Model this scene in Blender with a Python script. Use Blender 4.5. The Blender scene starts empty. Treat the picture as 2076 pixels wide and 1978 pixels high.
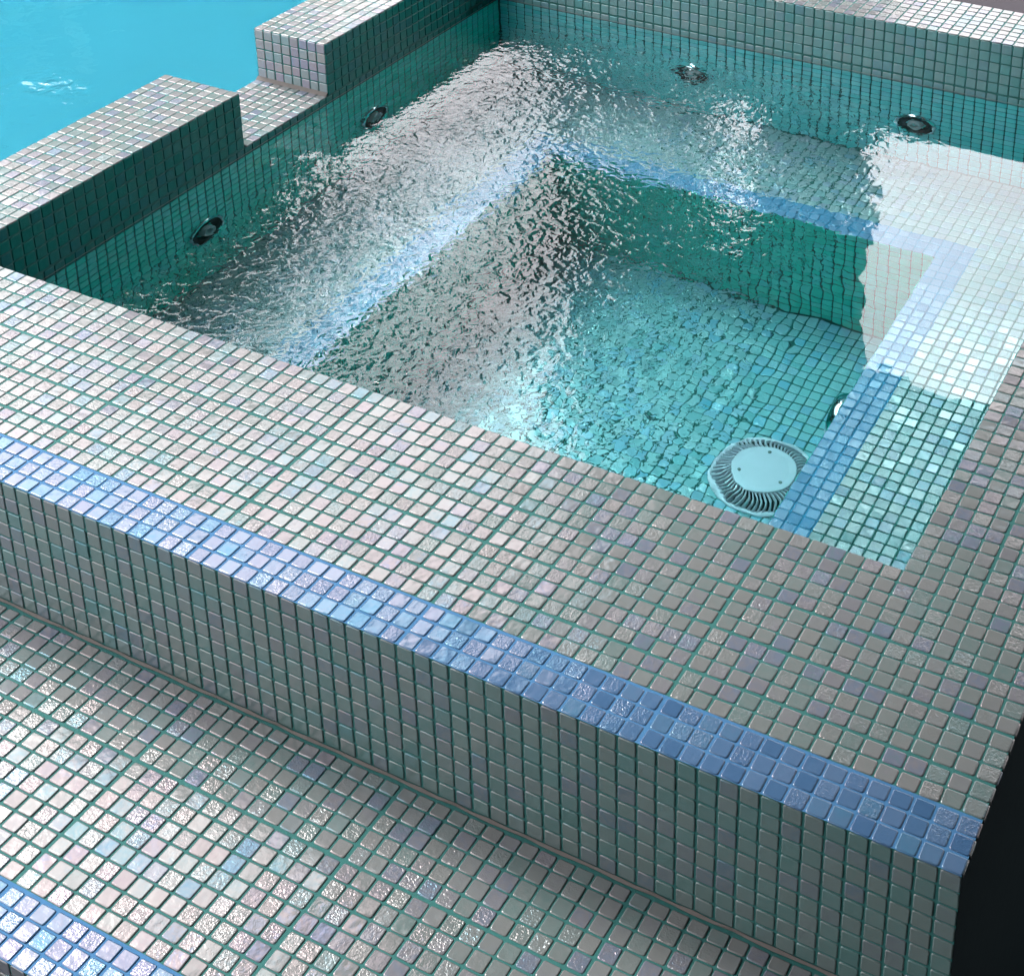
import bpy, math, random
import numpy as np
from mathutils import Matrix, Vector

# ------------------------------------------------------------------ camera, world, sun, exposure
S = 0.025                                    # one mosaic pitch = 25 mm; all plan numbers below are in tiles
scene = bpy.context.scene
W_, H_ = 2076.0, 1978.0
C = Vector((9.681, -47.549, 57.338)) * S
R = [[0.8952550, 0.4454152, 0.0111241], [0.1822414, -0.3432820, -0.9213824], [-0.4065790, 0.8268995, -0.3884980]]
f_, ppx, ppy = 3261.03, 1360.85, 47.60
cd = bpy.data.cameras.new("camera")
cd.sensor_fit = 'HORIZONTAL'; cd.sensor_width = 36
cd.lens = 36 * f_ / W_
cd.shift_x = -(ppx - W_ / 2) / W_
cd.shift_y = -(H_ / 2 - ppy) / W_
cd.clip_start = 0.05; cd.clip_end = 500
cam = bpy.data.objects.new("camera", cd)
scene.collection.objects.link(cam)
M = Matrix(((R[0][0], -R[1][0], -R[2][0], C.x), (R[0][1], -R[1][1], -R[2][1], C.y), (R[0][2], -R[1][2], -R[2][2], C.z), (0, 0, 0, 1)))
cam.matrix_world = M
scene.camera = cam

SUN_EL, SUN_AZ = math.radians(48), math.radians(-72)   # azimuth from +Y towards +X
world = bpy.data.worlds.new("World"); scene.world = world; world.use_nodes = True
wn, wl = world.node_tree.nodes, world.node_tree.links
bg = wn['Background']; bg.inputs[1].default_value = 0.1
sky = wn.new('ShaderNodeTexSky'); sky.sky_type = 'NISHITA'; sky.sun_disc = False
sky.sun_elevation = SUN_EL; sky.sun_rotation = SUN_AZ
wt = wn.new('ShaderNodeTexCoord')
wnz = wn.new('ShaderNodeTexNoise'); wnz.inputs['Scale'].default_value = 2.2; wnz.inputs['Detail'].default_value = 3
wl.new(wt.outputs['Generated'], wnz.inputs['Vector'])
wr = wn.new('ShaderNodeValToRGB')
wr.color_ramp.elements[0].position = 0.3; wr.color_ramp.elements[0].color = (8.3, 7.95, 8.15, 1)
wr.color_ramp.elements[1].position = 0.7; wr.color_ramp.elements[1].color = (10.5, 10.0, 10.2, 1)
wl.new(wnz.outputs['Fac'], wr.inputs[0])
wm = wn.new('ShaderNodeMix'); wm.data_type = 'RGBA'; wm.inputs[0].default_value = 0.88
wl.new(sky.outputs[0], wm.inputs[6]); wl.new(wr.outputs[0], wm.inputs[7]); 
# an overcast sky dims towards the horizon
wsep = wn.new('ShaderNodeSeparateXYZ'); wl.new(wt.outputs['Generated'], wsep.inputs[0])
wmr = wn.new('ShaderNodeMapRange'); wmr.interpolation_type = 'SMOOTHSTEP'; wl.new(wsep.outputs[2], wmr.inputs[0])
for i_, v_ in ((1, .34), (2, .46), (3, .42), (4, 1.0)): wmr.inputs[i_].default_value = v_
wmu = wn.new('ShaderNodeVectorMath'); wmu.operation = 'SCALE'; wl.new(wm.outputs[2], wmu.inputs[0]); wl.new(wmr.outputs[0], wmu.inputs['Scale'])
wl.new(wmu.outputs[0], bg.inputs[0])

sd = bpy.data.lights.new("sun", 'SUN'); sd.energy = .5; sd.angle = math.radians(14); sd.color = (1, .97, .93)
sun = bpy.data.objects.new("sun", sd); scene.collection.objects.link(sun)
sdir = Vector((math.sin(SUN_AZ) * math.cos(SUN_EL), math.cos(SUN_AZ) * math.cos(SUN_EL), math.sin(SUN_EL)))
sun.rotation_euler = sdir.to_track_quat('Z', 'Y').to_euler()

scene.view_settings.view_transform = 'Standard'; scene.view_settings.look = 'None'
scene.view_settings.gamma = 1; scene.view_settings.exposure = 3.15
cy = scene.cycles
cy.max_bounces = 14; cy.diffuse_bounces = 5; cy.glossy_bounces = 6; cy.transmission_bounces = 10
cy.caustics_reflective = True; cy.caustics_refractive = True; cy.sample_clamp_indirect = 12; cy.blur_glossy = 0.3

# ------------------------------------------------------------------ helpers
def link(o, parent=None):
    scene.collection.objects.link(o)
    if parent: o.parent = parent
    return o
def tag(o, label=None, cat=None, group=None, kind=None):
    if label: o['label'] = label
    if cat: o['category'] = cat
    if group: o['group'] = group
    if kind: o['kind'] = kind
    return o
def empty(name, loc=(0, 0, 0), parent=None):
    o = bpy.data.objects.new(name, None); o.empty_display_size = .05
    o.location = [c * S for c in loc]
    return link(o, parent)

class NT:
    """small node-tree builder"""
    def __init__(s, name):
        s.m = bpy.data.materials.new(name); s.m.use_nodes = True
        s.n = s.m.node_tree.nodes; s.l = s.m.node_tree.links
        s.p = s.n['Principled BSDF']; s.out = s.n['Material Output']
    def add(s, t, **kw):
        n = s.n.new(t)
        for k, v in kw.items(): setattr(n, k, v)
        return n
    def ln(s, a, b): s.l.new(a, b)
    def put(s, sock, v):
        if isinstance(v, bpy.types.NodeSocket): s.l.new(v, sock)
        else: sock.default_value = v
    def math(s, op, a, b=0.0, c=None, clamp=False):
        n = s.add('ShaderNodeMath', operation=op); n.use_clamp = clamp
        s.put(n.inputs[0], a); s.put(n.inputs[1], b)
        if c is not None: s.put(n.inputs[2], c)
        return n.outputs[0]
    def noise(s, vec, scale, detail=2.0, rough=.5, dist=0.0):
        n = s.add('ShaderNodeTexNoise'); s.ln(vec, n.inputs['Vector'])
        n.inputs['Scale'].default_value = scale; n.inputs['Detail'].default_value = detail
        n.inputs['Roughness'].default_value = rough; n.inputs['Distortion'].default_value = dist
        return n.outputs['Fac']
    def ramp(s, fac, stops, interp='LINEAR'):
        n = s.add('ShaderNodeValToRGB'); s.ln(fac, n.inputs[0]); r = n.color_ramp; r.interpolation = interp
        while len(r.elements) > 1: r.elements.remove(r.elements[-1])
        r.elements[0].position = stops[0][0]; r.elements[0].color = (*stops[0][1], 1)
        for p, c in stops[1:]:
            e = r.elements.new(p); e.color = (*c, 1)
        return n.outputs[0]
    def mix(s, fac, a, b, mode='MIX'):
        n = s.add('ShaderNodeMix', data_type='RGBA', blend_type=mode)
        s.put(n.inputs[0], fac)
        for i, v in ((6, a), (7, b)):
            if isinstance(v, tuple): n.inputs[i].default_value = (*v, 1) if len(v) == 3 else v
            else: s.ln(v, n.inputs[i])
        return n.outputs[2]
    def bump(s, h, strength, dist, normal=None):
        n = s.add('ShaderNodeBump'); s.put(n.inputs['Strength'], strength)
        s.put(n.inputs['Distance'], dist); s.ln(h, n.inputs['Height'])
        if normal is not None: s.ln(normal, n.inputs['Normal'])
        return n.outputs[0]

# ------------------------------------------------------------------ materials
def tile_material(name, palette, tints, rough=.11, wrinkle=1.0, lift=(.15, .145, .14), spec=.66, coat=0.0):
    t = NT(name)
    at = t.add('ShaderNodeAttribute', attribute_name='tile')
    sep = t.add('ShaderNodeSeparateColor'); t.ln(at.outputs['Color'], sep.inputs[0])
    r1, r2, r3 = sep.outputs[0], sep.outputs[1], sep.outputs[2]
    geo = t.add('ShaderNodeNewGeometry').outputs['Position']
    off = t.add('ShaderNodeVectorMath', operation='MULTIPLY_ADD')     # every tile has its own piece of pattern
    cmb = t.add('ShaderNodeCombineXYZ'); t.ln(r1, cmb.inputs[0]); t.ln(r2, cmb.inputs[1]); t.ln(r3, cmb.inputs[2])
    t.ln(cmb.outputs[0], off.inputs[0]); off.inputs[1].default_value = (9, 7, 11); t.ln(geo, off.inputs[2])
    P = off.outputs[0]
    swirl = t.noise(P, 60, 2.0, .5, 1.5)
    fac = t.math('ADD', t.math('MULTIPLY_ADD', r1, .84, .08), t.math('MULTIPLY', t.math('SUBTRACT', swirl, .5), .30), clamp=True)
    base = t.ramp(fac, palette)
    cloud = t.noise(P, 190, 3)
    base = t.mix(t.math('MULTIPLY', cloud, .25), base, lift)
    t.ln(base, t.p.inputs['Base Color'])
    f2 = t.math('ADD', r2, t.math('MULTIPLY', t.math('SUBTRACT', t.noise(P, 75, 2, .5, 2.2), .5), .75))
    f2 = t.math('ADD', t.math('MULTIPLY_ADD', f2, .8, .1), t.math('MULTIPLY', t.math('SUBTRACT', t.noise(geo, 5.5, 2), .5), .9), clamp=True)
    t.ln(t.ramp(f2, tints), t.p.inputs['Specular Tint'])
    t.ln(t.math('MULTIPLY_ADD', t.noise(geo, 9, 4), .22, rough - .07), t.p.inputs['Roughness'])   # films of dried water
    t.p.inputs['Specular IOR Level'].default_value = spec
    t.p.inputs['IOR'].default_value = 1.5
    t.p.inputs['Coat Weight'].default_value = coat; t.p.inputs['Coat IOR'].default_value = 1.9; t.p.inputs['Coat Roughness'].default_value = .1
    # hammered glass: some tiles nearly flat, others strongly wrinkled
    wr_ = t.noise(P, 300, 2.0, .45, .8)
    amt = t.math('MULTIPLY', t.math('POWER', r3, 1.8), .75 * wrinkle)
    amt = t.math('ADD', amt, .06)
    big = t.noise(P, 70, 1.0)
    n1 = t.bump(big, .55, .0010)
    n2 = t.bump(wr_, amt, .0011, n1)
    t.ln(n2, t.p.inputs['Normal']); t.ln(n2, t.p.inputs['Coat Normal'])
    return t.m

PAL = [(0.0, (.068, .118, .114)), (.12, (.090, .126, .122)), (.3, (.108, .128, .125)), (.5, (.120, .129, .126)),
       (.65, (.116, .128, .130)), (.78, (.115, .118, .132)), (.9, (.086, .108, .148)), (1.0, (.072, .119, .128))]
TINT = [(0.0, (.22, .72, 1)), (.11, (.45, .84, 1)), (.23, (.78, .94, 1)), (.35, (1, .98, .97)), (.5, (1, .90, .88)), (.7, (1, .80, .80)), (.9, (1, .74, .78)), (1.0, (.66, .68, 1))]
M_TILE = tile_material("pearl_mosaic", PAL, TINT, lift=(.13, .13, .128))
TINTB = [(0.0, (.25, .80, 1)), (.25, (.55, .88, 1)), (.45, (.90, .95, 1)), (.65, (1, .88, .86)), (1.0, (1, .78, .80))]
PALB = [(0.0, (.026, .070, .140)), (.4, (.040, .090, .165)), (.7, (.060, .106, .175)), (1.0, (.038, .110, .175))]
M_TILEB = tile_material("blue_mosaic", PALB, TINTB, lift=(.05, .095, .19))
PALW = [(0.0, (.004, .105, .092)), (.4, (.006, .125, .108)), (.7, (.016, .115, .105)), (1.0, (.012, .098, .112))]  # same mosaic; the inner wall's shade is put into this darker, greener colour
M_TILEW = tile_material("shaded_wall_mosaic", PALW, TINT, wrinkle=.35, lift=(.010, .125, .105), spec=.15)
PALU = [(0.0, (.12, .31, .35)), (.3, (.19, .36, .39)), (.6, (.24, .37, .40)), (.8, (.19, .32, .43)), (1.0, (.09, .34, .47))]  # all underwater palettes are lightened, standing in for light scattered in the water
M_TILEU = tile_material("brightened_floor_mosaic", PALU, TINT, lift=(.22, .39, .43), spec=1.0, wrinkle=1.6, coat=.8)
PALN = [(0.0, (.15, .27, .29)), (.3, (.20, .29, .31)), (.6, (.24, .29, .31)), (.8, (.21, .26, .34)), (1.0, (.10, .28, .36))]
M_TILEN = tile_material("brightened_bench_mosaic", PALN, TINT, lift=(.26, .37, .38), spec=1.0, wrinkle=1.6, coat=.9)
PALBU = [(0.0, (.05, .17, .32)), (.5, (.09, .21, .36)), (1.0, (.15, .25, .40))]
M_TILEBU = tile_material("brightened_blue_mosaic", PALBU, TINTB, lift=(.14, .28, .40), coat=.8, wrinkle=1.5)
PALV = [(0.0, (.012, .42, .35)), (.4, (.018, .50, .41)), (.7, (.05, .50, .45)), (1.0, (.045, .45, .47))]  # lining too: raised albedo replaces missing underwater light
M_TILEV = tile_material("brightened_lining_mosaic", PALV, TINT, wrinkle=.35, lift=(.04, .48, .40))
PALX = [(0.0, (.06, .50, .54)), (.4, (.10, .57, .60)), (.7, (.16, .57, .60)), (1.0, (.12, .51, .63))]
M_TILEX = tile_material("brightened_far_mosaic", PALX, TINT, wrinkle=.35, lift=(.14, .57, .60))
PALR = [(0.0, (.052, .120, .114)), (.25, (.070, .130, .124)), (.5, (.090, .129, .122)), (.7, (.094, .128, .126)), (.85, (.092, .114, .126)), (1.0, (.062, .106, .140))]
M_TILER = tile_material("grey_green_mosaic", PALR, TINT, wrinkle=.5, lift=(.09, .12, .115))
PALF = [(0.0, (.060, .190, .185)), (.4, (.082, .200, .200)), (.7, (.105, .200, .200)), (1.0, (.08, .180, .210))]  # same mosaic; green light off the water is put into the far wall's colour
M_TILEF = tile_material("water_lit_mosaic", PALF, TINT, wrinkle=.4, lift=(.12, .20, .20))
PALE = [(0.0, (.12, .20, .20)), (.3, (.15, .20, .21)), (.55, (.18, .19, .19)), (.75, (.18, .17, .20)), (1.0, (.13, .17, .25))]  # same mosaic; light falling on the spillway's cut end is put into the colour
M_TILEE = tile_material("lit_end_mosaic", PALE, TINT, wrinkle=.4, lift=(.2, .2, .21))

def grout_material(name, col, col2):
    t = NT(name)
    geo = t.add('ShaderNodeNewGeometry').outputs['Position']
    n = t.noise(geo, 35, 4); n2 = t.noise(geo, 1600, 2)
    t.ln(t.mix(n, col, col2), t.p.inputs['Base Color'])
    t.p.inputs['Roughness'].default_value = .8
    t.p.inputs['Specular IOR Level'].default_value = .15
    t.ln(t.bump(n2, .5, .0006), t.p.inputs['Normal'])
    return t.m
M_GROUT = grout_material("teal_grout", (.018, .092, .084), (.030, .118, .110))
M_GROUTB = grout_material("blue_grout", (.032, .11, .225), (.042, .135, .255))
M_GROUTBU = grout_material("deep_blue_grout", (.02, .145, .26), (.03, .17, .30))
M_MORTAR = grout_material("sandy_mortar", (.075, .075, .070), (.11, .10, .092))
def simple(name, col, rough=.5, metal=0.0, spec=.5, scale=None, col2=None, bump=None):
    t = NT(name)
    t.p.inputs['Base Color'].default_value = (*col, 1); t.p.inputs['Roughness'].default_value = rough
    t.p.inputs['Metallic'].default_value = metal; t.p.inputs['Specular IOR Level'].default_value = spec
    if scale:
        geo = t.add('ShaderNodeNewGeometry').outputs['Position']; n = t.noise(geo, scale, 4)
        t.ln(t.mix(n, col, col2 or tuple(c * .7 for c in col)), t.p.inputs['Base Color'])
        if bump: t.ln(t.bump(n, .5, bump), t.p.inputs['Normal'])
    return t.m

M_SIDESHADE = simple("side_shade_black", (.006, .014, .018), .8, spec=.08, scale=40, col2=(.010, .020, .022), bump=.001)  # deep shade on the outer side faces, put in as near-black colour

# ------------------------------------------------------------------ mosaic panels
rng = np.random.default_rng(7)
class Mosaic:
    """collects glass tiles (each a rounded, bevelled pillow) and grout beds into one mesh"""
    def __init__(s):
        s.V = []; s.F = []; s.nv = 0; s.mat = []; s.col = []; s.smooth = []
    def quad(s, a, b, c, d, mat):
        i = s.nv; s.V.append(np.array([a, b, c, d], float)); s.nv += 4
        s.F.append((i, i + 1, i + 2, i + 3)); s.mat.append(mat); s.col.append((.5, .5, .5)); s.smooth.append(False)
    def box(s, lo, hi, mat=0):
        x0, y0, z0 = lo; x1, y1, z1 = hi
        P = [(x0, y0, z0), (x1, y0, z0), (x1, y1, z0), (x0, y1, z0), (x0, y0, z1), (x1, y0, z1), (x1, y1, z1), (x0, y1, z1)]
        for q in ((3, 2, 1, 0), (4, 5, 6, 7), (0, 1, 5, 4), (1, 2, 6, 5), (2, 3, 7, 6), (3, 0, 4, 7)):
            s.quad(*[P[k] for k in q], mat)
    def panel(s, O, u, v, us, vs, mat=lambda i, j: 1, skip=None, detail=True, su=(), sv=()):
        """us, vs: arrays of grid-line positions along unit vectors u, v from O; normal = u x v, tile faces at O's plane"""
        O = np.array(O, float); u = np.array(u, float); v = np.array(v, float); n = np.cross(u, v)
        cr = .11
        if detail:
            prof = [(0.0, -.11), (0.0, -.040), (.022, -.013), (.066, 0.0)]
            ang = np.array([0, 30, 60, 90])
        else:
            prof = [(0.0, -.09), (.03, 0.0)]
            ang = np.array([15, 75])
        ring = []
        for q, (sx, sy) in enumerate(((1, 1), (-1, 1), (-1, -1), (1, -1))):
            for a in ang:
                th = math.radians(a + 90 * q); ring.append((sx, sy, math.cos(th), math.sin(th)))
        ring = np.array(ring); K = len(ring)
        for i in range(len(us) - 1):
            for j in range(len(vs) - 1):
                if skip and skip(i, j): continue
                m = mat(i, j)
                if m is None: continue
                cu = (us[i] + us[i + 1]) / 2 + rng.normal(0, .010); cv = (vs[j] + vs[j + 1]) / 2 + rng.normal(0, .010)
                hu = (us[i + 1] - us[i]) / 2 - .047 + rng.normal(0, .006); hv = (vs[j + 1] - vs[j]) / 2 - .047 + rng.normal(0, .006)
                hu = min(hu, .47); hv = min(hv, .47)
                if (i in su) or (j in sv) or (i + 1 in su) or (j + 1 in sv):       # wider joint where two mosaic sheets meet
                    q = .022
                    if i in su: cu += q; hu -= q
                    if i + 1 in su: cu -= q; hu -= q
                    if j in sv: cv += q; hv -= q
                    if j + 1 in sv: cv -= q; hv -= q
                ca = rng.normal(0, .010); tu, tv = rng.normal(0, .011, 2); dz = rng.normal(0, .006)
                pts = []
                for ins, z in prof:
                    pu = ring[:, 0] * (hu - cr) + ring[:, 2] * (cr - ins); pv = ring[:, 1] * (hv - cr) + ring[:, 3] * (cr - ins)
                    qu = pu - pv * ca; qv = pv + pu * ca
                    pts.append(O + np.outer(cu + qu, u) + np.outer(cv + qv, v) + np.outer(z + dz + tu * qu + tv * qv, n))
                b = s.nv; s.V.append(np.concatenate(pts)); s.nv += K * len(prof)
                c = tuple(rng.random(3))
                for r in range(len(prof) - 1):
                    for k in range(K):
                        k2 = (k + 1) % K
                        s.F.append((b + r * K + k, b + r * K + k2, b + (r + 1) * K + k2, b + (r + 1) * K + k))
                nq = K * (len(prof) - 1)
                s.F.append(tuple(b + (len(prof) - 1) * K + k for k in range(K)))
                s.mat += [m] * (nq + 1); s.col += [c] * (nq + 1); s.smooth += [True] * nq + [False]
    def build(s, name, mats, parent=None):
        me = bpy.data.meshes.new(name)
        V = np.concatenate(s.V) * S
        if parent is not None: V = V - np.array(parent.location)
        loops = np.concatenate([np.array(f) for f in s.F]).astype(np.int32)
        tot = np.array([len(f) for f in s.F], np.int32); st = np.concatenate([[0], np.cumsum(tot)[:-1]]).astype(np.int32)
        me.vertices.add(len(V)); me.vertices.foreach_set('co', V.ravel().astype(np.float32))
        me.loops.add(len(loops)); me.loops.foreach_set('vertex_index', loops)
        me.polygons.add(len(tot)); me.polygons.foreach_set('loop_start', st)
        me.polygons.foreach_set('material_index', np.array(s.mat, np.int32))
        me.polygons.foreach_set('use_smooth', np.array(s.smooth, bool))
        a = me.attributes.new('tile', 'FLOAT_COLOR', 'FACE')
        col = np.ones((len(tot), 4), np.float32); col[:, :3] = np.array(s.col, np.float32)
        a.data.foreach_set('color', col.ravel())
        for m in mats: me.materials.append(m)
        me.update(calc_edges=True); me.validate()
        return link(bpy.data.objects.new(name, me), parent)
MATS = [M_GROUT, M_TILE, M_TILEB, M_GROUTB, M_MORTAR, M_TILEW, M_TILEU, M_TILEBU, M_TILEV, M_TILER, M_TILEF, M_TILEE, M_SIDESHADE, M_TILEN, M_TILEX, M_GROUTBU]
G, T, TB, GB, MO, TW, TU, TBU, TV, TR, TF, TE, BK, TN, TX, GBU = range(16)
X, Y, Z = (1, 0, 0), (0, 1, 0), (0, 0, 1)
nX, nY, nZ = (-1, 0, 0), (0, -1, 0), (0, 0, -1)
def lines(a, b, n): return np.linspace(a, b, n + 1)
def seams(arr, idx, w=.05):
    """the joints between mosaic sheets are a little wider"""
    arr = arr.copy()
    return arr
g = .055                                            # grout lies this far below the tile faces

XI, XL, XO = -8.0, -75.25, -83.25                   # right wall inner, left wall inner / outer
YF, YB = 84.2, 92.2                                 # far wall inner / outer
ZW, ZB, ZF = -5.65, -23.3, -40.4                    # water, bench, foot well
WX0, WX1, WY0, WY1 = -60.65, -22.6, 30.5, 69.7      # foot well
NY0, NY1 = 44.5, 55.78                              # spillway notch in the left wall

spa = tag(empty("hot_tub", (-41, 50, -45)), "raised square hot tub clad in pearly glass mosaic with a blue tile border", "hot tub")

# front wall (broad ledge)
m = Mosaic()
m.box((-110, g, -60), (-g, 16 - g, -g), G)
m.quad((-110, g * .5, -g + .006), (-g, g * .5, -g + .006), (-g, 3.07, -g + .006), (-110, 3.07, -g + .006), GB)
ys = np.arange(0, 17).astype(float)
for k, w in ((3, .05), (5, .03), (8, .045), (11, .035)): ys[k] += 0
def gap(i, arr, w):
    return arr
m.panel((-92, 0, 0), X, Y, lines(0, 92, 92), ys, mat=lambda i, j: TB if j < 3 else T, sv=(3, 5, 8, 11), su=(12, 25, 38, 51, 64, 77))
m.panel((-92, 0, -9), X, Z, lines(0, 92, 92), lines(.1, 8.93, 9), mat=lambda i, j: TR)
m.panel((0.02, 0, -.34), Y, Z, lines(0.05, 16, 16), lines(0, .34, 1))
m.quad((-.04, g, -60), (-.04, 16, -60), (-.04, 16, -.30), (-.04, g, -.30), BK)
# wedge of mortar where the riser meets the tread
for a in np.arange(-92, 0, 1.0):
    r1 = .06 + .09 * abs(math.sin(a * 1.7)); r2 = .04 + .09 * abs(math.sin(a * 2.3 + 1))
    ra = .06 + .09 * abs(math.sin((a + 1) * 1.7)); rb = .04 + .09 * abs(math.sin((a + 1) * 2.3 + 1))
    m.quad((a, -r2, -8.99), (a + 1, -rb, -8.99), (a + 1, -.0, -8.99 + ra), (a, -.0, -8.99 + r1), MO)
m.build("front_wall", MATS, spa)

# right wall
m = Mosaic()
m.box((XI + g, 16 - g, -60), (-g, YB - g, -g), G)
m.panel((XI, 16, 0), X, Y, lines(0, 8, 8), lines(0, 76.2, 76), su=(4,), sv=(9, 22, 35, 48, 61))
m.panel((0.02, 16, -.34), Y, Z, lines(0, 76.2, 76), lines(0, .34, 1))
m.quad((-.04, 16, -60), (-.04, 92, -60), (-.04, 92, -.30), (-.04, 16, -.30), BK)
m.panel((XI, 16, ZB), Y, Z, lines(0, 68.2, 68), lines(0, 23.2, 23), detail=False, skip=lambda i, j: False) if False else None
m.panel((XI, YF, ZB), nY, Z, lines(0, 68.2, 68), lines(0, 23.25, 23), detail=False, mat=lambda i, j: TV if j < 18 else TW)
m.build("right_wall", MATS, spa)

# far wall
m = Mosaic()
m.box((XO + g, YF + g, -60), (XI + g, YB - g, -g), G)
m.panel((XL + .7, YF, 0), X, Y, lines(0, -XL - .7 + XI, 66), lines(0, 8, 8))
m.panel((XL, YF, 0), X, Z, lines(.12, XI - XL, 67) - 0.0, lines(-5, -.06, 5), mat=lambda i, j: TF)
m.panel((XL, YF, ZB), X, Z, lines(.12, XI - XL, 67), lines(.1, 18.22, 18), mat=lambda i, j: TX if j < 17 else TF)
m.panel((XL, YB, -14), nX, Z, lines(0, 8, 8), lines(0, 14, 14), detail=False)
m.build("far_wall", MATS, spa)

# left wall, near length: from the front ledge to the spillway
def left_piece(name, ya, yb, n, end_near):
    m = Mosaic()
    m.box((XO + g, ya + g, -60), (XL - g, yb - g, -g), G)
    m.panel((XO, ya, 0), X, Y, lines(0, 8, 8), lines(0, yb - ya, n))
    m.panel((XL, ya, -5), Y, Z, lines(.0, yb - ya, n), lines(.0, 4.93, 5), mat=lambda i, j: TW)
    m.panel((XO, yb, -16), nY, Z, lines(0, yb - ya, n), lines(0, 15.93, 16), detail=False)
    if end_near:                                     # the cut end that faces the ledge
        m.panel((XO, ya, -5), X, Z, lines(.08, 7.94, 8), lines(.12, 4.93, 5), mat=lambda i, j: TE)
        m.quad((XO, ya - .35, -4.99), (XL - .1, ya - .35, -4.99), (XL - .1, ya, -4.75), (XO, ya, -4.75), MO)
    else:
        m.panel((XL, yb, -5), nX, Z, lines(.08, 7.94, 8), lines(.12, 4.93, 5))
        m.quad((XL - .1, yb + .35, -4.99), (XO, yb + .35, -4.99), (XO, yb, -4.75), (XL - .1, yb, -4.75), MO)
    return m.build(name, MATS, spa)
left_piece("side_wall", 16.0, NY0, 28, False)
left_piece("side_wall", NY1, YB, 36, True)
# spillway floor between the two lengths
m = Mosaic()
m.box((XO + g, NY0 - g, -60), (XL - g, NY1 + g, -5 - g), G)
m.panel((XO, NY0 + .1, -5), X, Y, lines(0, 8, 8), lines(0, NY1 - NY0 - .2, 11))
m.panel((XO, NY1, -16), nY, Z, lines(0, NY1 - NY0, 11), lines(0, 10.93, 11), detail=False)
m.build("spillway", MATS, spa)

# left wall below the spillway level, one skin over its whole length
m = Mosaic()
m.box((XL - 2.0, 16 - g, -60), (XL - g - .002, YF + g, -5 - g - .02), G)
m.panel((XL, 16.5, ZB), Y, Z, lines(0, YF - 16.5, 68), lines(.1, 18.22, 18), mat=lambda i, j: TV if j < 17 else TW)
m.build("pool_lining", MATS, spa)

# bench with blue edge and foot well
m = Mosaic()
zb = ZB - g
m.box((XL - 1, 15, -60), (WX0 - g, YF + 1, zb), G)
m.box((WX1 + g, 15, -60), (XI + 1, YF + 1, zb), G)
m.box((WX0 - g, WY1 + g, -60), (WX1 + g, YF + 1, zb), G)
m.box((WX0 - g, 15, -60), (WX1 + g, WY0 - g, zb), G)
b = zb + .006
for (x0, y0, x1, y1) in ((WX0 - 3.0, WY0 - 3, WX0 - .1, WY1 + 3.0), (WX1 + .1, WY0 - 3, WX1 + 3.0, WY1 + 3.0), (WX0 - .1, WY1 + .1, WX1 + .1, WY1 + 3.0), (WX0 - .1, WY0 - 3, WX1 + .1, WY0 - .1)):
    m.quad((x0, y0, b), (x1, y0, b), (x1, y1, b), (x0, y1, b), GBU)
gx = np.concatenate([lines(XL, WX0, 15)[:-1], lines(WX0, WX1, 38)[:-1], lines(WX1, XI, 15)])
gy = np.concatenate([lines(16, WY0, 15)[:-1], lines(WY0, WY1, 39)[:-1], lines(WY1, YF, 15)])
iw0, iw1, jw0, jw1 = 15, 53, 15, 54
m.panel((0, 0, ZB), X, Y, gx, gy, skip=lambda i, j: iw0 <= i < iw1 and jw0 <= j < jw1,
        mat=lambda i, j: TBU if (iw0 - 3 <= i < iw1 + 3 and jw0 - 3 <= j < jw1 + 3) else TN)
m.build("bench", MATS, spa)
m = Mosaic()
m.box((WX0 - 1, WY0 - 1, -60), (WX1 + 1, WY1 + 1, ZF - g), G)
m.panel((WX0, WY0, ZF), X, Y, lines(0, WX1 - WX0, 38), lines(0, WY1 - WY0, 39), mat=lambda i, j: TU)
m.panel((WX0, WY1, ZF), X, Z, lines(0, WX1 - WX0, 38), lines(.1, ZB - ZF - .05, 17), mat=lambda i, j: TV)
m.panel((WX0, WY0, ZF), Y, Z, lines(0, WY1 - WY0, 39), lines(.1, ZB - ZF - .05, 17), mat=lambda i, j: TV)
m.panel((WX1, WY1, ZF), nY, Z, lines(0, WY1 - WY0, 39), lines(.1, ZB - ZF - .05, 17), mat=lambda i, j: TV, detail=False)
m.panel((WX1, WY0, ZF), nX, Z, lines(0, WX1 - WX0, 38), lines(.1, ZB - ZF - .05, 17), mat=lambda i, j: TV, detail=False)
m.build("foot_well", MATS, spa)

# the step in front
stp = tag(empty("tiled_step", (-45, -8, -60)), "low mosaic step along the hot tub front with a blue tile edge", "step")
m = Mosaic()
m.box((-110, -16 + g, -60), (-g, g, -9 - g), G)
m.quad((-110, -16 + g * .5, -9 - g + .006), (-g, -16 + g * .5, -9 - g + .006), (-g, -12.93, -9 - g + .006), (-110, -12.93, -9 - g + .006), GB)
m.panel((-92, -16, -9), X, Y, lines(0, 92, 92), np.concatenate([np.arange(0, 16).astype(float), [15.8]]), mat=lambda i, j: TB if j < 3 else T, sv=(3, 11), su=(12, 25, 38, 51, 64, 77))
m.panel((-92, -16, -18), X, Z, lines(0, 92, 92), lines(.1, 8.93, 9))
m.panel((0.02, -16, -9.34), Y, Z, lines(0, 16, 16), lines(0, .34, 1))
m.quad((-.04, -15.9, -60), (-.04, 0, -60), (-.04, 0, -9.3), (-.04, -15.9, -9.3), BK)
m.build("tread", MATS, stp)

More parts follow.
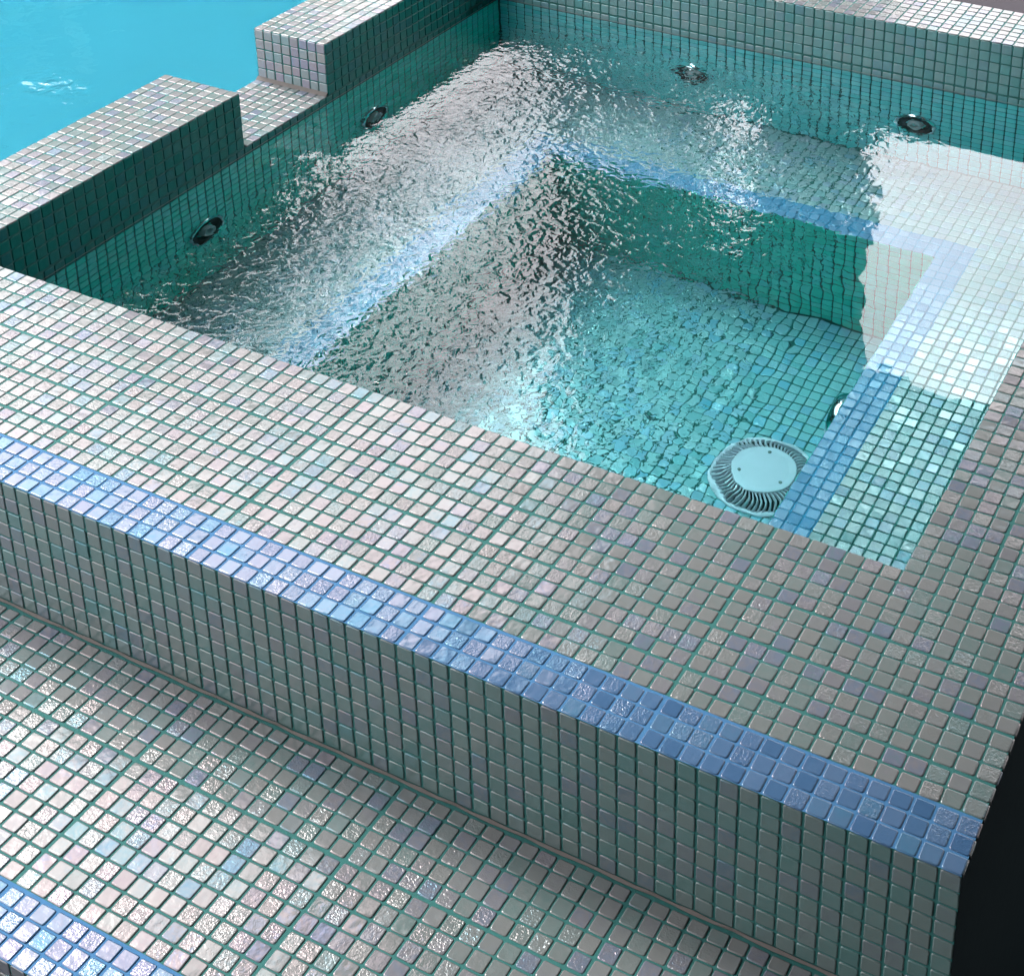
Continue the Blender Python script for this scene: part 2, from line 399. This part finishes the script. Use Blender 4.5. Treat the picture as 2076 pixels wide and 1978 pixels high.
# bright meniscus glint along the waterline, put in as a pale strip
m = Mosaic()
for k in range(0, 340):
    a0, a1 = 16 + k * .2, 16 + (k + 1) * .2
    h0 = .035 + .03 * math.sin(k * .7) ** 2; h1 = .035 + .03 * math.sin((k + 1) * .7) ** 2
    m.quad((XL + .035, a0, ZW - .02), (XL + .035, a1, ZW - .02), (XL + .035, a1, ZW + h1), (XL + .035, a0, ZW + h0), 0)
    b0, b1 = XL + .1 + k * .197, XL + .1 + (k + 1) * .197
    m.quad((b0, YF - .035, ZW - .02), (b1, YF - .035, ZW - .02), (b1, YF - .035, ZW + h1), (b0, YF - .035, ZW + h0), 0)
m.build("meniscus_glint", [simple("pale_meniscus", (.15, .19, .185), .7, scale=30, col2=(.10, .13, .13))], spa)

# ------------------------------------------------------------------ lathe helper for the fittings
def lathe(prof, n=48, closed=True):
    """prof: (r, h) pairs; axis +Z; returns verts, faces (in tiles)"""
    V = []; F = []
    for r, h in prof:
        for k in range(n):
            a = 2 * math.pi * k / n; V.append((r * math.cos(a), r * math.sin(a), h))
    for i in range(len(prof) - 1):
        for k in range(n):
            k2 = (k + 1) % n; F.append((i * n + k, i * n + k2, (i + 1) * n + k2, (i + 1) * n + k))
    if closed:
        F.append(tuple(reversed(range(n)))); F.append(tuple((len(prof) - 1) * n + k for k in range(n)))
    return V, F
def meshobj(name, V, F, mat, parent=None, smooth=True, angle=40):
    me = bpy.data.meshes.new(name)
    me.from_pydata([(x * S, y * S, z * S) for x, y, z in V], [], F); me.materials.append(mat)
    me.update()
    if smooth:
        me.polygons.foreach_set('use_smooth', [True] * len(me.polygons)); me.set_sharp_from_angle(angle=math.radians(angle))
    return link(bpy.data.objects.new(name, me), parent)
M_CHROME = simple("chrome", (.75, .76, .78), .12, 1.0)
M_BLACK = simple("black_plastic", (.002, .0025, .003), .5, spec=.1)
M_PLASTIC = simple("white_plastic", (.60, .47, .55), .4, scale=30, col2=(.50, .41, .47))
M_SLOT = simple("slot_shadow_plastic", (.02, .03, .03), .6)

# ------------------------------------------------------------------ water jets
def make_jet():
    r = empty("water_jet")
    V, F = lathe([(2.0, -.3), (2.05, .0), (2.03, .16), (1.95, .28), (1.84, .32), (1.74, .26), (1.70, .10), (1.69, -.3)], 48, False)
    meshobj("ring", V, F, M_CHROME, r)
    V, F = lathe([(1.72, -.35), (1.70, .10), (1.45, .17), (1.1, .13), (.95, .0), (.9, -.10)], 48)
    meshobj("socket", V, F, M_BLACK, r)
    V, F = lathe([(.80, -.3), (.80, .20), (.72, .42), (.58, .48), (.42, .42), (.36, .2), (.34, -.3)], 36, False)
    meshobj("nozzle", V, F, simple("grey_plastic", (.30, .34, .36), .25) if 'grey_plastic' not in bpy.data.materials else bpy.data.materials['grey_plastic'], r)
    return r
def copy_tree(o):
    c = o.copy(); scene.collection.objects.link(c)
    for ch in [q for q in scene.objects if q.parent == o]:
        d = ch.copy(); scene.collection.objects.link(d); d.parent = c
    return c
jet0 = make_jet()
JETS = [((XL + .02, 38.9, -14.9), (0, math.pi / 2, 0), "dark ringed water jet low in the left wall, nearest the front ledge"),
        ((XL + .02, 61.9, -15.0), (0, math.pi / 2, 0), "dark ringed water jet in the left wall below the spillway, farther from the front ledge"),
        ((-52.7, YF - .02, -14.8), (math.pi / 2, 0, 0), "chrome ringed water jet in the far wall, nearer the corner with the left wall"),
        ((-29.4, YF - .02, -14.85), (math.pi / 2, 0, 0), "chrome ringed water jet in the far wall beside the white reflection on the right")]
for k, (loc, rot, lab) in enumerate(JETS):
    j = jet0 if k == 0 else copy_tree(jet0)
    j.location = [c * S for c in loc]; j.rotation_euler = rot
    tag(j, lab, "water jet", "water jets in the hot tub walls")

# ------------------------------------------------------------------ drain cover
dr = tag(empty("drain_cover", (-29.3, 49.4, ZF)), "round pale plastic drain cover with curved radial ribs on the floor of the foot well", "drain cover")
V, F = lathe([(3.95, -.05), (3.95, .12), (3.7, .2), (2.4, .35), (2.3, .4)], 64)
meshobj("base", V, F, M_SLOT, dr)
V, F = lathe([(2.3, .5), (2.62, .98), (2.66, 1.10), (2.60, 1.18), (2.3, 1.24), (2.15, 1.20), (2.0, 1.21), (1.2, 1.27), (.4, 1.29), (.05, 1.29)], 64)
meshobj("cap", V, F, M_PLASTIC, dr)
V, F = lathe([(3.9, -.05), (4.28, -.03), (4.30, .12), (4.22, .20), (4.02, .22), (3.9, .14)], 72, False)
meshobj("rim", V, F, M_PLASTIC, dr)
NR = 58; V = []; F = []
path = [(2.55, 1.06), (2.9, 1.04), (3.3, .90), (3.65, .66), (3.92, .38), (4.1, .16)]
for k in range(NR):
    a0 = 2 * math.pi * k / NR
    base = len(V)
    for q, (r, h) in enumerate(path):
        a = a0 + .10 * math.sin((r - 2.55) / 1.55 * math.pi)      # a gentle S, as moulded
        w = .058 + .020 * (r - 2.55)
        tx, ty = -math.sin(a), math.cos(a); cx, cyy = r * math.cos(a), r * math.sin(a)
        for (sw, dh) in ((-1, -.30), (-1, -.03), (-.6, .03), (.6, .03), (1, -.03), (1, -.30)):
            V.append((cx + tx * w * sw, cyy + ty * w * sw, h + dh))
    for q in range(len(path) - 1):
        for e in range(6):
            e2 = (e + 1) % 6; p = base + q * 6
            F.append((p + e, p + e2, p + 6 + e2, p + 6 + e))
    F.append(tuple(base + e for e in range(6))); F.append(tuple(reversed([base + (len(path) - 1) * 6 + e for e in range(6)])))
meshobj("grille", V, F, M_PLASTIC, dr)
for a in (100, 215, 335):
    V, F = lathe([(.15, 1.20), (.15, 1.272), (.13, 1.285), (.02, 1.285)], 16)
    a = math.radians(a)
    V = [(x + 1.95 * math.cos(a), y + 1.95 * math.sin(a), z) for x, y, z in V]
    meshobj("screw", V, F, simple("screw_metal", (.12, .13, .12), .4, .8) if 'screw_metal' not in bpy.data.materials else bpy.data.materials['screw_metal'], dr)

# ------------------------------------------------------------------ underwater lamp (unlit)
lt = tag(empty("underwater_light", (WX1 + .05, 48.6, -26.3)), "round chrome rimmed underwater lamp peeping past the blue bench edge on the right", "underwater lamp")
lt.scale = (.74, .74, .74)
lt.rotation_euler = (0, -math.pi / 2, 0)
V, F = lathe([(3.1, -.1), (3.15, .35), (3.0, .95), (2.75, 1.25), (2.5, 1.2), (2.4, .9), (2.4, -.1)], 64, False)
meshobj("bezel", V, F, M_CHROME, lt)
V, F = lathe([(2.45, .4), (2.4, .95), (1.8, 1.22), (.9, 1.38), (.1, 1.42)], 64)
meshobj("lens", V, F, simple("blue_lens", (.03, .42, .68), .08), lt)

# ------------------------------------------------------------------ water in the hot tub
def water_material():
    t = NT("rippled_spa_water")
    t.n.remove(t.p)
    gl = t.add('ShaderNodeBsdfGlass'); gl.inputs['IOR'].default_value = 1.333; gl.inputs['Roughness'].default_value = 0
    t.ln(gl.outputs[0], t.out.inputs['Surface'])
    ab = t.add('ShaderNodeVolumeAbsorption'); ab.inputs['Color'].default_value = (.10, .88, .90, 1); ab.inputs['Density'].default_value = .6
    t.ln(ab.outputs[0], t.out.inputs['Volume'])
    pos = t.add('ShaderNodeNewGeometry').outputs['Position']
    sp = t.add('ShaderNodeSeparateXYZ'); t.ln(pos, sp.inputs[0]); x, y = sp.outputs[0], sp.outputs[1]
    def mr(v, a, b, lo=0.0, hi=1.0):
        n = t.add('ShaderNodeMapRange', interpolation_type='SMOOTHSTEP'); t.ln(v, n.inputs[0])
        for i, q in ((1, a), (2, b), (3, lo), (4, hi)): n.inputs[i].default_value = q
        return n.outputs[0]
    # ripples come off the spillway side; the right third is nearly still
    wob = t.noise(pos, 3.0, 2)
    xx = t.math('ADD', x, t.math('MULTIPLY', t.math('SUBTRACT', wob, .5), .5))
    rough_zone = t.math('ADD', mr(xx, -.80, -1.25, 0, .80), mr(xx, -.50, -.85, 0, .20))
    edge = mr(x, (XL + 2) * S, (XL + 16) * S)
    patch = mr(t.noise(pos, 5.5, 2), .30, .60, .6, 1.0)
    edge = t.math('MULTIPLY', edge, mr(y, (YF - 1) * S, (YF - 10) * S))
    a = t.math('MULTIPLY', t.math('MULTIPLY', rough_zone, patch), edge)
    fine = t.noise(pos, 44, 1.0, .5, 1.0)
    mid = t.noise(pos, 24, 1.5, .5, .8)
    calm = t.noise(pos, 13, 1.0, .5, .3)
    slow = t.noise(pos, 5, 1.0)
    n1 = t.bump(slow, 1.0, t.math('ADD', .0004, 0.0))
    n2 = t.bump(calm, 1.0, t.math('MULTIPLY_ADD', mr(x, -.35, -.75), .0013, .0003), n1)
    n3 = t.bump(mid, 1.0, t.math('MULTIPLY', a, .0028), n2)
    n4 = t.bump(fine, 1.0, t.math('MULTIPLY', a, .0028), n3)
    t.ln(n4, gl.inputs['Normal'])
    return t.m
V = []; F = []
x0, x1, y0, y1, z0, z1 = XL - 1.5, XI + 1.5, 14.5, YF + 1.5, -50, ZW
V = [(x0, y0, z0), (x1, y0, z0), (x1, y1, z0), (x0, y1, z0), (x0, y0, z1), (x1, y0, z1), (x1, y1, z1), (x0, y1, z1)]
F = [(3, 2, 1, 0), (4, 5, 6, 7), (0, 1, 5, 4), (1, 2, 6, 5), (2, 3, 7, 6), (3, 0, 4, 7)]
w = meshobj("water", V, F, water_material(), None, smooth=False); tag(w, kind="structure")

# ------------------------------------------------------------------ swimming pool on the left
PZ = -20.0
def pool_water_material():
    t = NT("pool_water")
    geo = t.add('ShaderNodeNewGeometry').outputs['Position']
    t.p.inputs['Base Color'].default_value = (.85, .98, 1, 1)
    t.p.inputs['Transmission Weight'].default_value = 1; t.p.inputs['Roughness'].default_value = .0
    t.p.inputs['IOR'].default_value = 1.333
    n = t.noise(geo, 2.2, 2); n2 = t.noise(geo, 9, 2)
    mk = t.add('ShaderNodeMapRange', interpolation_type='SMOOTHSTEP'); t.ln(t.noise(geo, 1.7, 2), mk.inputs[0])
    for i_, v_ in ((1, .56), (2, .66), (3, 0), (4, .022)): mk.inputs[i_].default_value = v_
    n3 = t.noise(geo, 16, 2)
    t.ln(t.bump(n3, 1.0, mk.outputs[0], t.bump(n2, 1.0, .0010, t.bump(n, 1.0, .009))), t.p.inputs['Normal'])
    ab = t.add('ShaderNodeVolumeAbsorption'); ab.inputs['Color'].default_value = (.10, .92, .98, 1); ab.inputs['Density'].default_value = .2
    t.ln(ab.outputs[0], t.out.inputs['Volume'])
    return t.m
x0, x1, y0, y1, z0, z1 = -820, XO + 1, -420, 236, -75, PZ
V = [(x0, y0, z0), (x1, y0, z0), (x1, y1, z0), (x0, y1, z0), (x0, y0, z1), (x1, y0, z1), (x1, y1, z1), (x0, y1, z1)]
pw = meshobj("pool_water", V, F, pool_water_material(), None, smooth=False); tag(pw, kind="structure")
m = Mosaic()
m.quad((-815, -415, -70), (XO + .5, -415, -70), (XO + .5, 232, -70), (-815, 232, -70), 0)
m.quad((-815, 232, -70), (XO + .5, 232, -70), (XO + .5, 232, -18), (-815, 232, -18), 0)
m.quad((-815, -415, -70), (-815, 232, -70), (-815, 232, -18), (-815, -415, -18), 0)
m.quad((-815, -415, -18), (XO + .5, -415, -18), (XO + .5, -415, -70), (-815, -415, -70), 0)
pb = m.build("pool_basin", [simple("blue_liner", (.006, .150, .200), .6, scale=1.5, col2=(.008, .162, .215))]); tag(pb, kind="structure")

# ------------------------------------------------------------------ ground
def slab(name, lo, hi, mat):
    m = Mosaic(); m.box(lo, hi, 0); o = m.build(name, [mat]); tag(o, kind="structure"); return o
slab("terrace", (XO + 2, YB + .1, -62), (900, 1000, -13), simple("mauve_grey_stone", (.036, .032, .038), .8, spec=.15, scale=6, col2=(.031, .028, .034), bump=.002))
slab("sunken_ground", (.2, -900, -64), (900, YB - .1, -60), simple("shaded_drop_black", (.0018, .003, .0035), .9, spec=.03, scale=20, col2=(.003, .005, .006), bump=.01))  # ground coloured almost black to hold the dark shade of the drop
slab("front_ground", (-110, -900, -64), (.1, -16.2, -60), simple("dark_paving", (.05, .052, .05), .7, scale=8, col2=(.07, .07, .07), bump=.003))
slab("pool_surround", (-1400, 237, -62), (XO + 1.9, 1100, -14), bpy.data.materials['mauve_grey_stone'])
slab("left_surround", (-1500, -500, -62), (-821, 236.9, -14), bpy.data.materials['mauve_grey_stone'])

# ------------------------------------------------------------------ what the water and the glass mirror: veranda roof, house wall, hedge
M_ROOF = simple("grey_brown_render", (.17, .155, .145), .8, scale=4, col2=(.21, .19, .175), bump=.002)
vr = tag(empty("veranda_roof", (30, 0, 100)), "flat veranda roof overhead whose shade mutes the right half of the mosaic", "roof")
m = Mosaic(); m.box((-86, -330, 100), (330, 184, 108), 0); m.build("roof_slab", [M_ROOF], vr)
m = Mosaic()
for x in range(-60, 320, 24): m.box((x, -325, 95), (x + 5, 180, 99.98), 0)
m.build("rafters", [simple("dark_timber", (.10, .075, .055), .6, scale=30, col2=(.07, .05, .04))], vr)
hw = tag(empty("house_wall", (-99, 188, -13)), "dark rendered house wall beyond the far side, mirrored in the middle of the water", "wall")
m = Mosaic()
M_HOUSE = simple("dark_house_render", (.05, .052, .05), .8, scale=5, col2=(.035, .04, .038), bump=.002)
m.box((-130, 185, -13), (-98, 195, 150), 0); m.box((-89.5, 185, -13), (-69, 195, 150), 0); m.box((-98, 185.2, 82), (-89.5, 194.8, 149.8), 0)
m.build("wall_panel", [M_HOUSE], hw)
bw = tag(empty("light_block_wall", (80, -332, -60)), "unseen dark walls added behind the viewer and on the right to keep light off the near side", "wall")
m = Mosaic()
m.box((-86, -340, -60), (330, -330.2, 99.9), 0); m.box((330.2, -340, -60), (340, 120, 99.9), 0)  # unseen walls, added to cut the light on riser and left wall
m.build("wall_panel", [M_HOUSE], bw)  # the added unseen walls, not part of the house

hd = tag(empty("hedge", (-560, 262, -14)), "tall dark leafy hedge beyond the swimming pool", "hedge")
def leaf_cloud(name, n, seed, mat, parent):
    r = np.random.default_rng(seed)
    x = -235 - 900 * r.random(n) ** 1.3
    top = 190 + 10 * np.sin(x * .057 + 1) + r.normal(0, 9, n) + 62 * np.exp(-((x + 300) / 46) ** 2)
    top = np.where(x > -345, 85 + (top - 85) * np.clip((-238 - x) / 45, 0, 1), top)
    z = -14 + (top + 14) * r.random(n) ** .75
    y = 262 + r.uniform(-14, 18, n) + 10 * np.sin(x * .05 + z * .04)
    P = np.stack([x, y, z], 1); 
    A = r.normal(size=(n, 3)); A /= np.linalg.norm(A, axis=1)[:, None]
    B = np.cross(A, r.normal(size=(n, 3))); B /= np.linalg.norm(B, axis=1)[:, None]
    sz = r.uniform(3, 6.5, n)[:, None]
    V = np.concatenate([P - A * sz, P + B * sz * .55, P + A * sz, P - B * sz * .55], 1).reshape(-1, 3)
    F = [(4 * i, 4 * i + 1, 4 * i + 2, 4 * i + 3) for i in range(n)]
    V = V - np.array([-560, 262, -14])
    return meshobj(name, V.tolist(), F, mat, parent, smooth=False)
M_LEAF = simple("dark_leaves", (.030, .060, .022), .6, scale=3, col2=(.05, .085, .03))
leaf_cloud("foliage", 22000, 3, M_LEAF, hd)
V = []; F = []
xs = np.linspace(-1140, -244, 120)
for k, x in enumerate(xs):
    h = (185 + 10 * math.sin(x * .057 + 1) + 60 * math.exp(-((x + 300) / 46) ** 2)) * (.88 + .05 * math.sin(x * .31))
    if x > -345: h = 75 + (h - 75) * min(1, max(0, (-242 - x) / 48))
    for (yy, zz) in ((250, -14), (252, h), (272, h - 6), (276, -14)): V.append((x + 560, yy - 262, zz + 14))
for k in range(len(xs) - 1):
    for e in range(3): p = 4 * k + e; F.append((p, p + 1, p + 5, p + 4))
meshobj("branches", V, F, simple("dark_twigs", (.012, .020, .010), .9, spec=.1), hd, smooth=False)

# a slender tree beside the hedge: its broken shade shows in the ripples on the left
tr = tag(empty("tree", (-262, 262, -14)), "slender young tree with a loose crown standing at the end of the hedge", "tree")
def tube(pts, rad, n=10):
    V = []; F = []
    for k, (p, r_) in enumerate(zip(pts, rad)):
        for a in range(n):
            th = 2 * math.pi * a / n; V.append((p[0] + r_ * math.cos(th), p[1] + r_ * math.sin(th), p[2]))
    for k in range(len(pts) - 1):
        for a in range(n):
            b = (a + 1) % n; F.append((k * n + a, k * n + b, (k + 1) * n + b, (k + 1) * n + a))
    return V, F
V, F = tube([(0, 0, 0), (1, 1, 60), (-2, 0, 130), (1, -2, 190), (0, 0, 235)], [6, 5, 4, 2.5, .8])
for a in range(9):
    th = a * 2.4; z = 120 + a * 12; L_ = 46 - a * 2.5
    v2, f2 = tube([(0, 0, z), (L_ * .5 * math.cos(th), L_ * .5 * math.sin(th), z + 14), (L_ * math.cos(th), L_ * math.sin(th), z + 22)], [2.2, 1.5, .5], 6)
    F += [tuple(i + len(V) for i in q) for q in f2]; V += v2
meshobj("trunk", V, F, simple("bark", (.05, .04, .03), .8, scale=25, bump=.01), tr, smooth=False)
r = np.random.default_rng(11); n = 2600
d = r.normal(size=(n, 3)); d /= np.linalg.norm(d, axis=1)[:, None]
cl = r.normal(size=(26, 3)); cl /= np.linalg.norm(cl, axis=1)[:, None]; cl *= r.uniform(.3, 1, (26, 1)) * np.array([46, 34, 56]); cl[:, 2] += 200
P = cl[r.integers(0, 26, n)] + d * r.uniform(1, 13, (n, 1))
A = r.normal(size=(n, 3)); A /= np.linalg.norm(A, axis=1)[:, None]
B = np.cross(A, r.normal(size=(n, 3))); B /= np.linalg.norm(B, axis=1)[:, None]
sz = r.uniform(2, 4.2, (n, 1))
V = np.concatenate([P - A * sz, P + B * sz * .55, P + A * sz, P - B * sz * .55], 1).reshape(-1, 3)
meshobj("crown", V.tolist(), [(4 * i, 4 * i + 1, 4 * i + 2, 4 * i + 3) for i in range(n)], M_LEAF, tr, smooth=False)
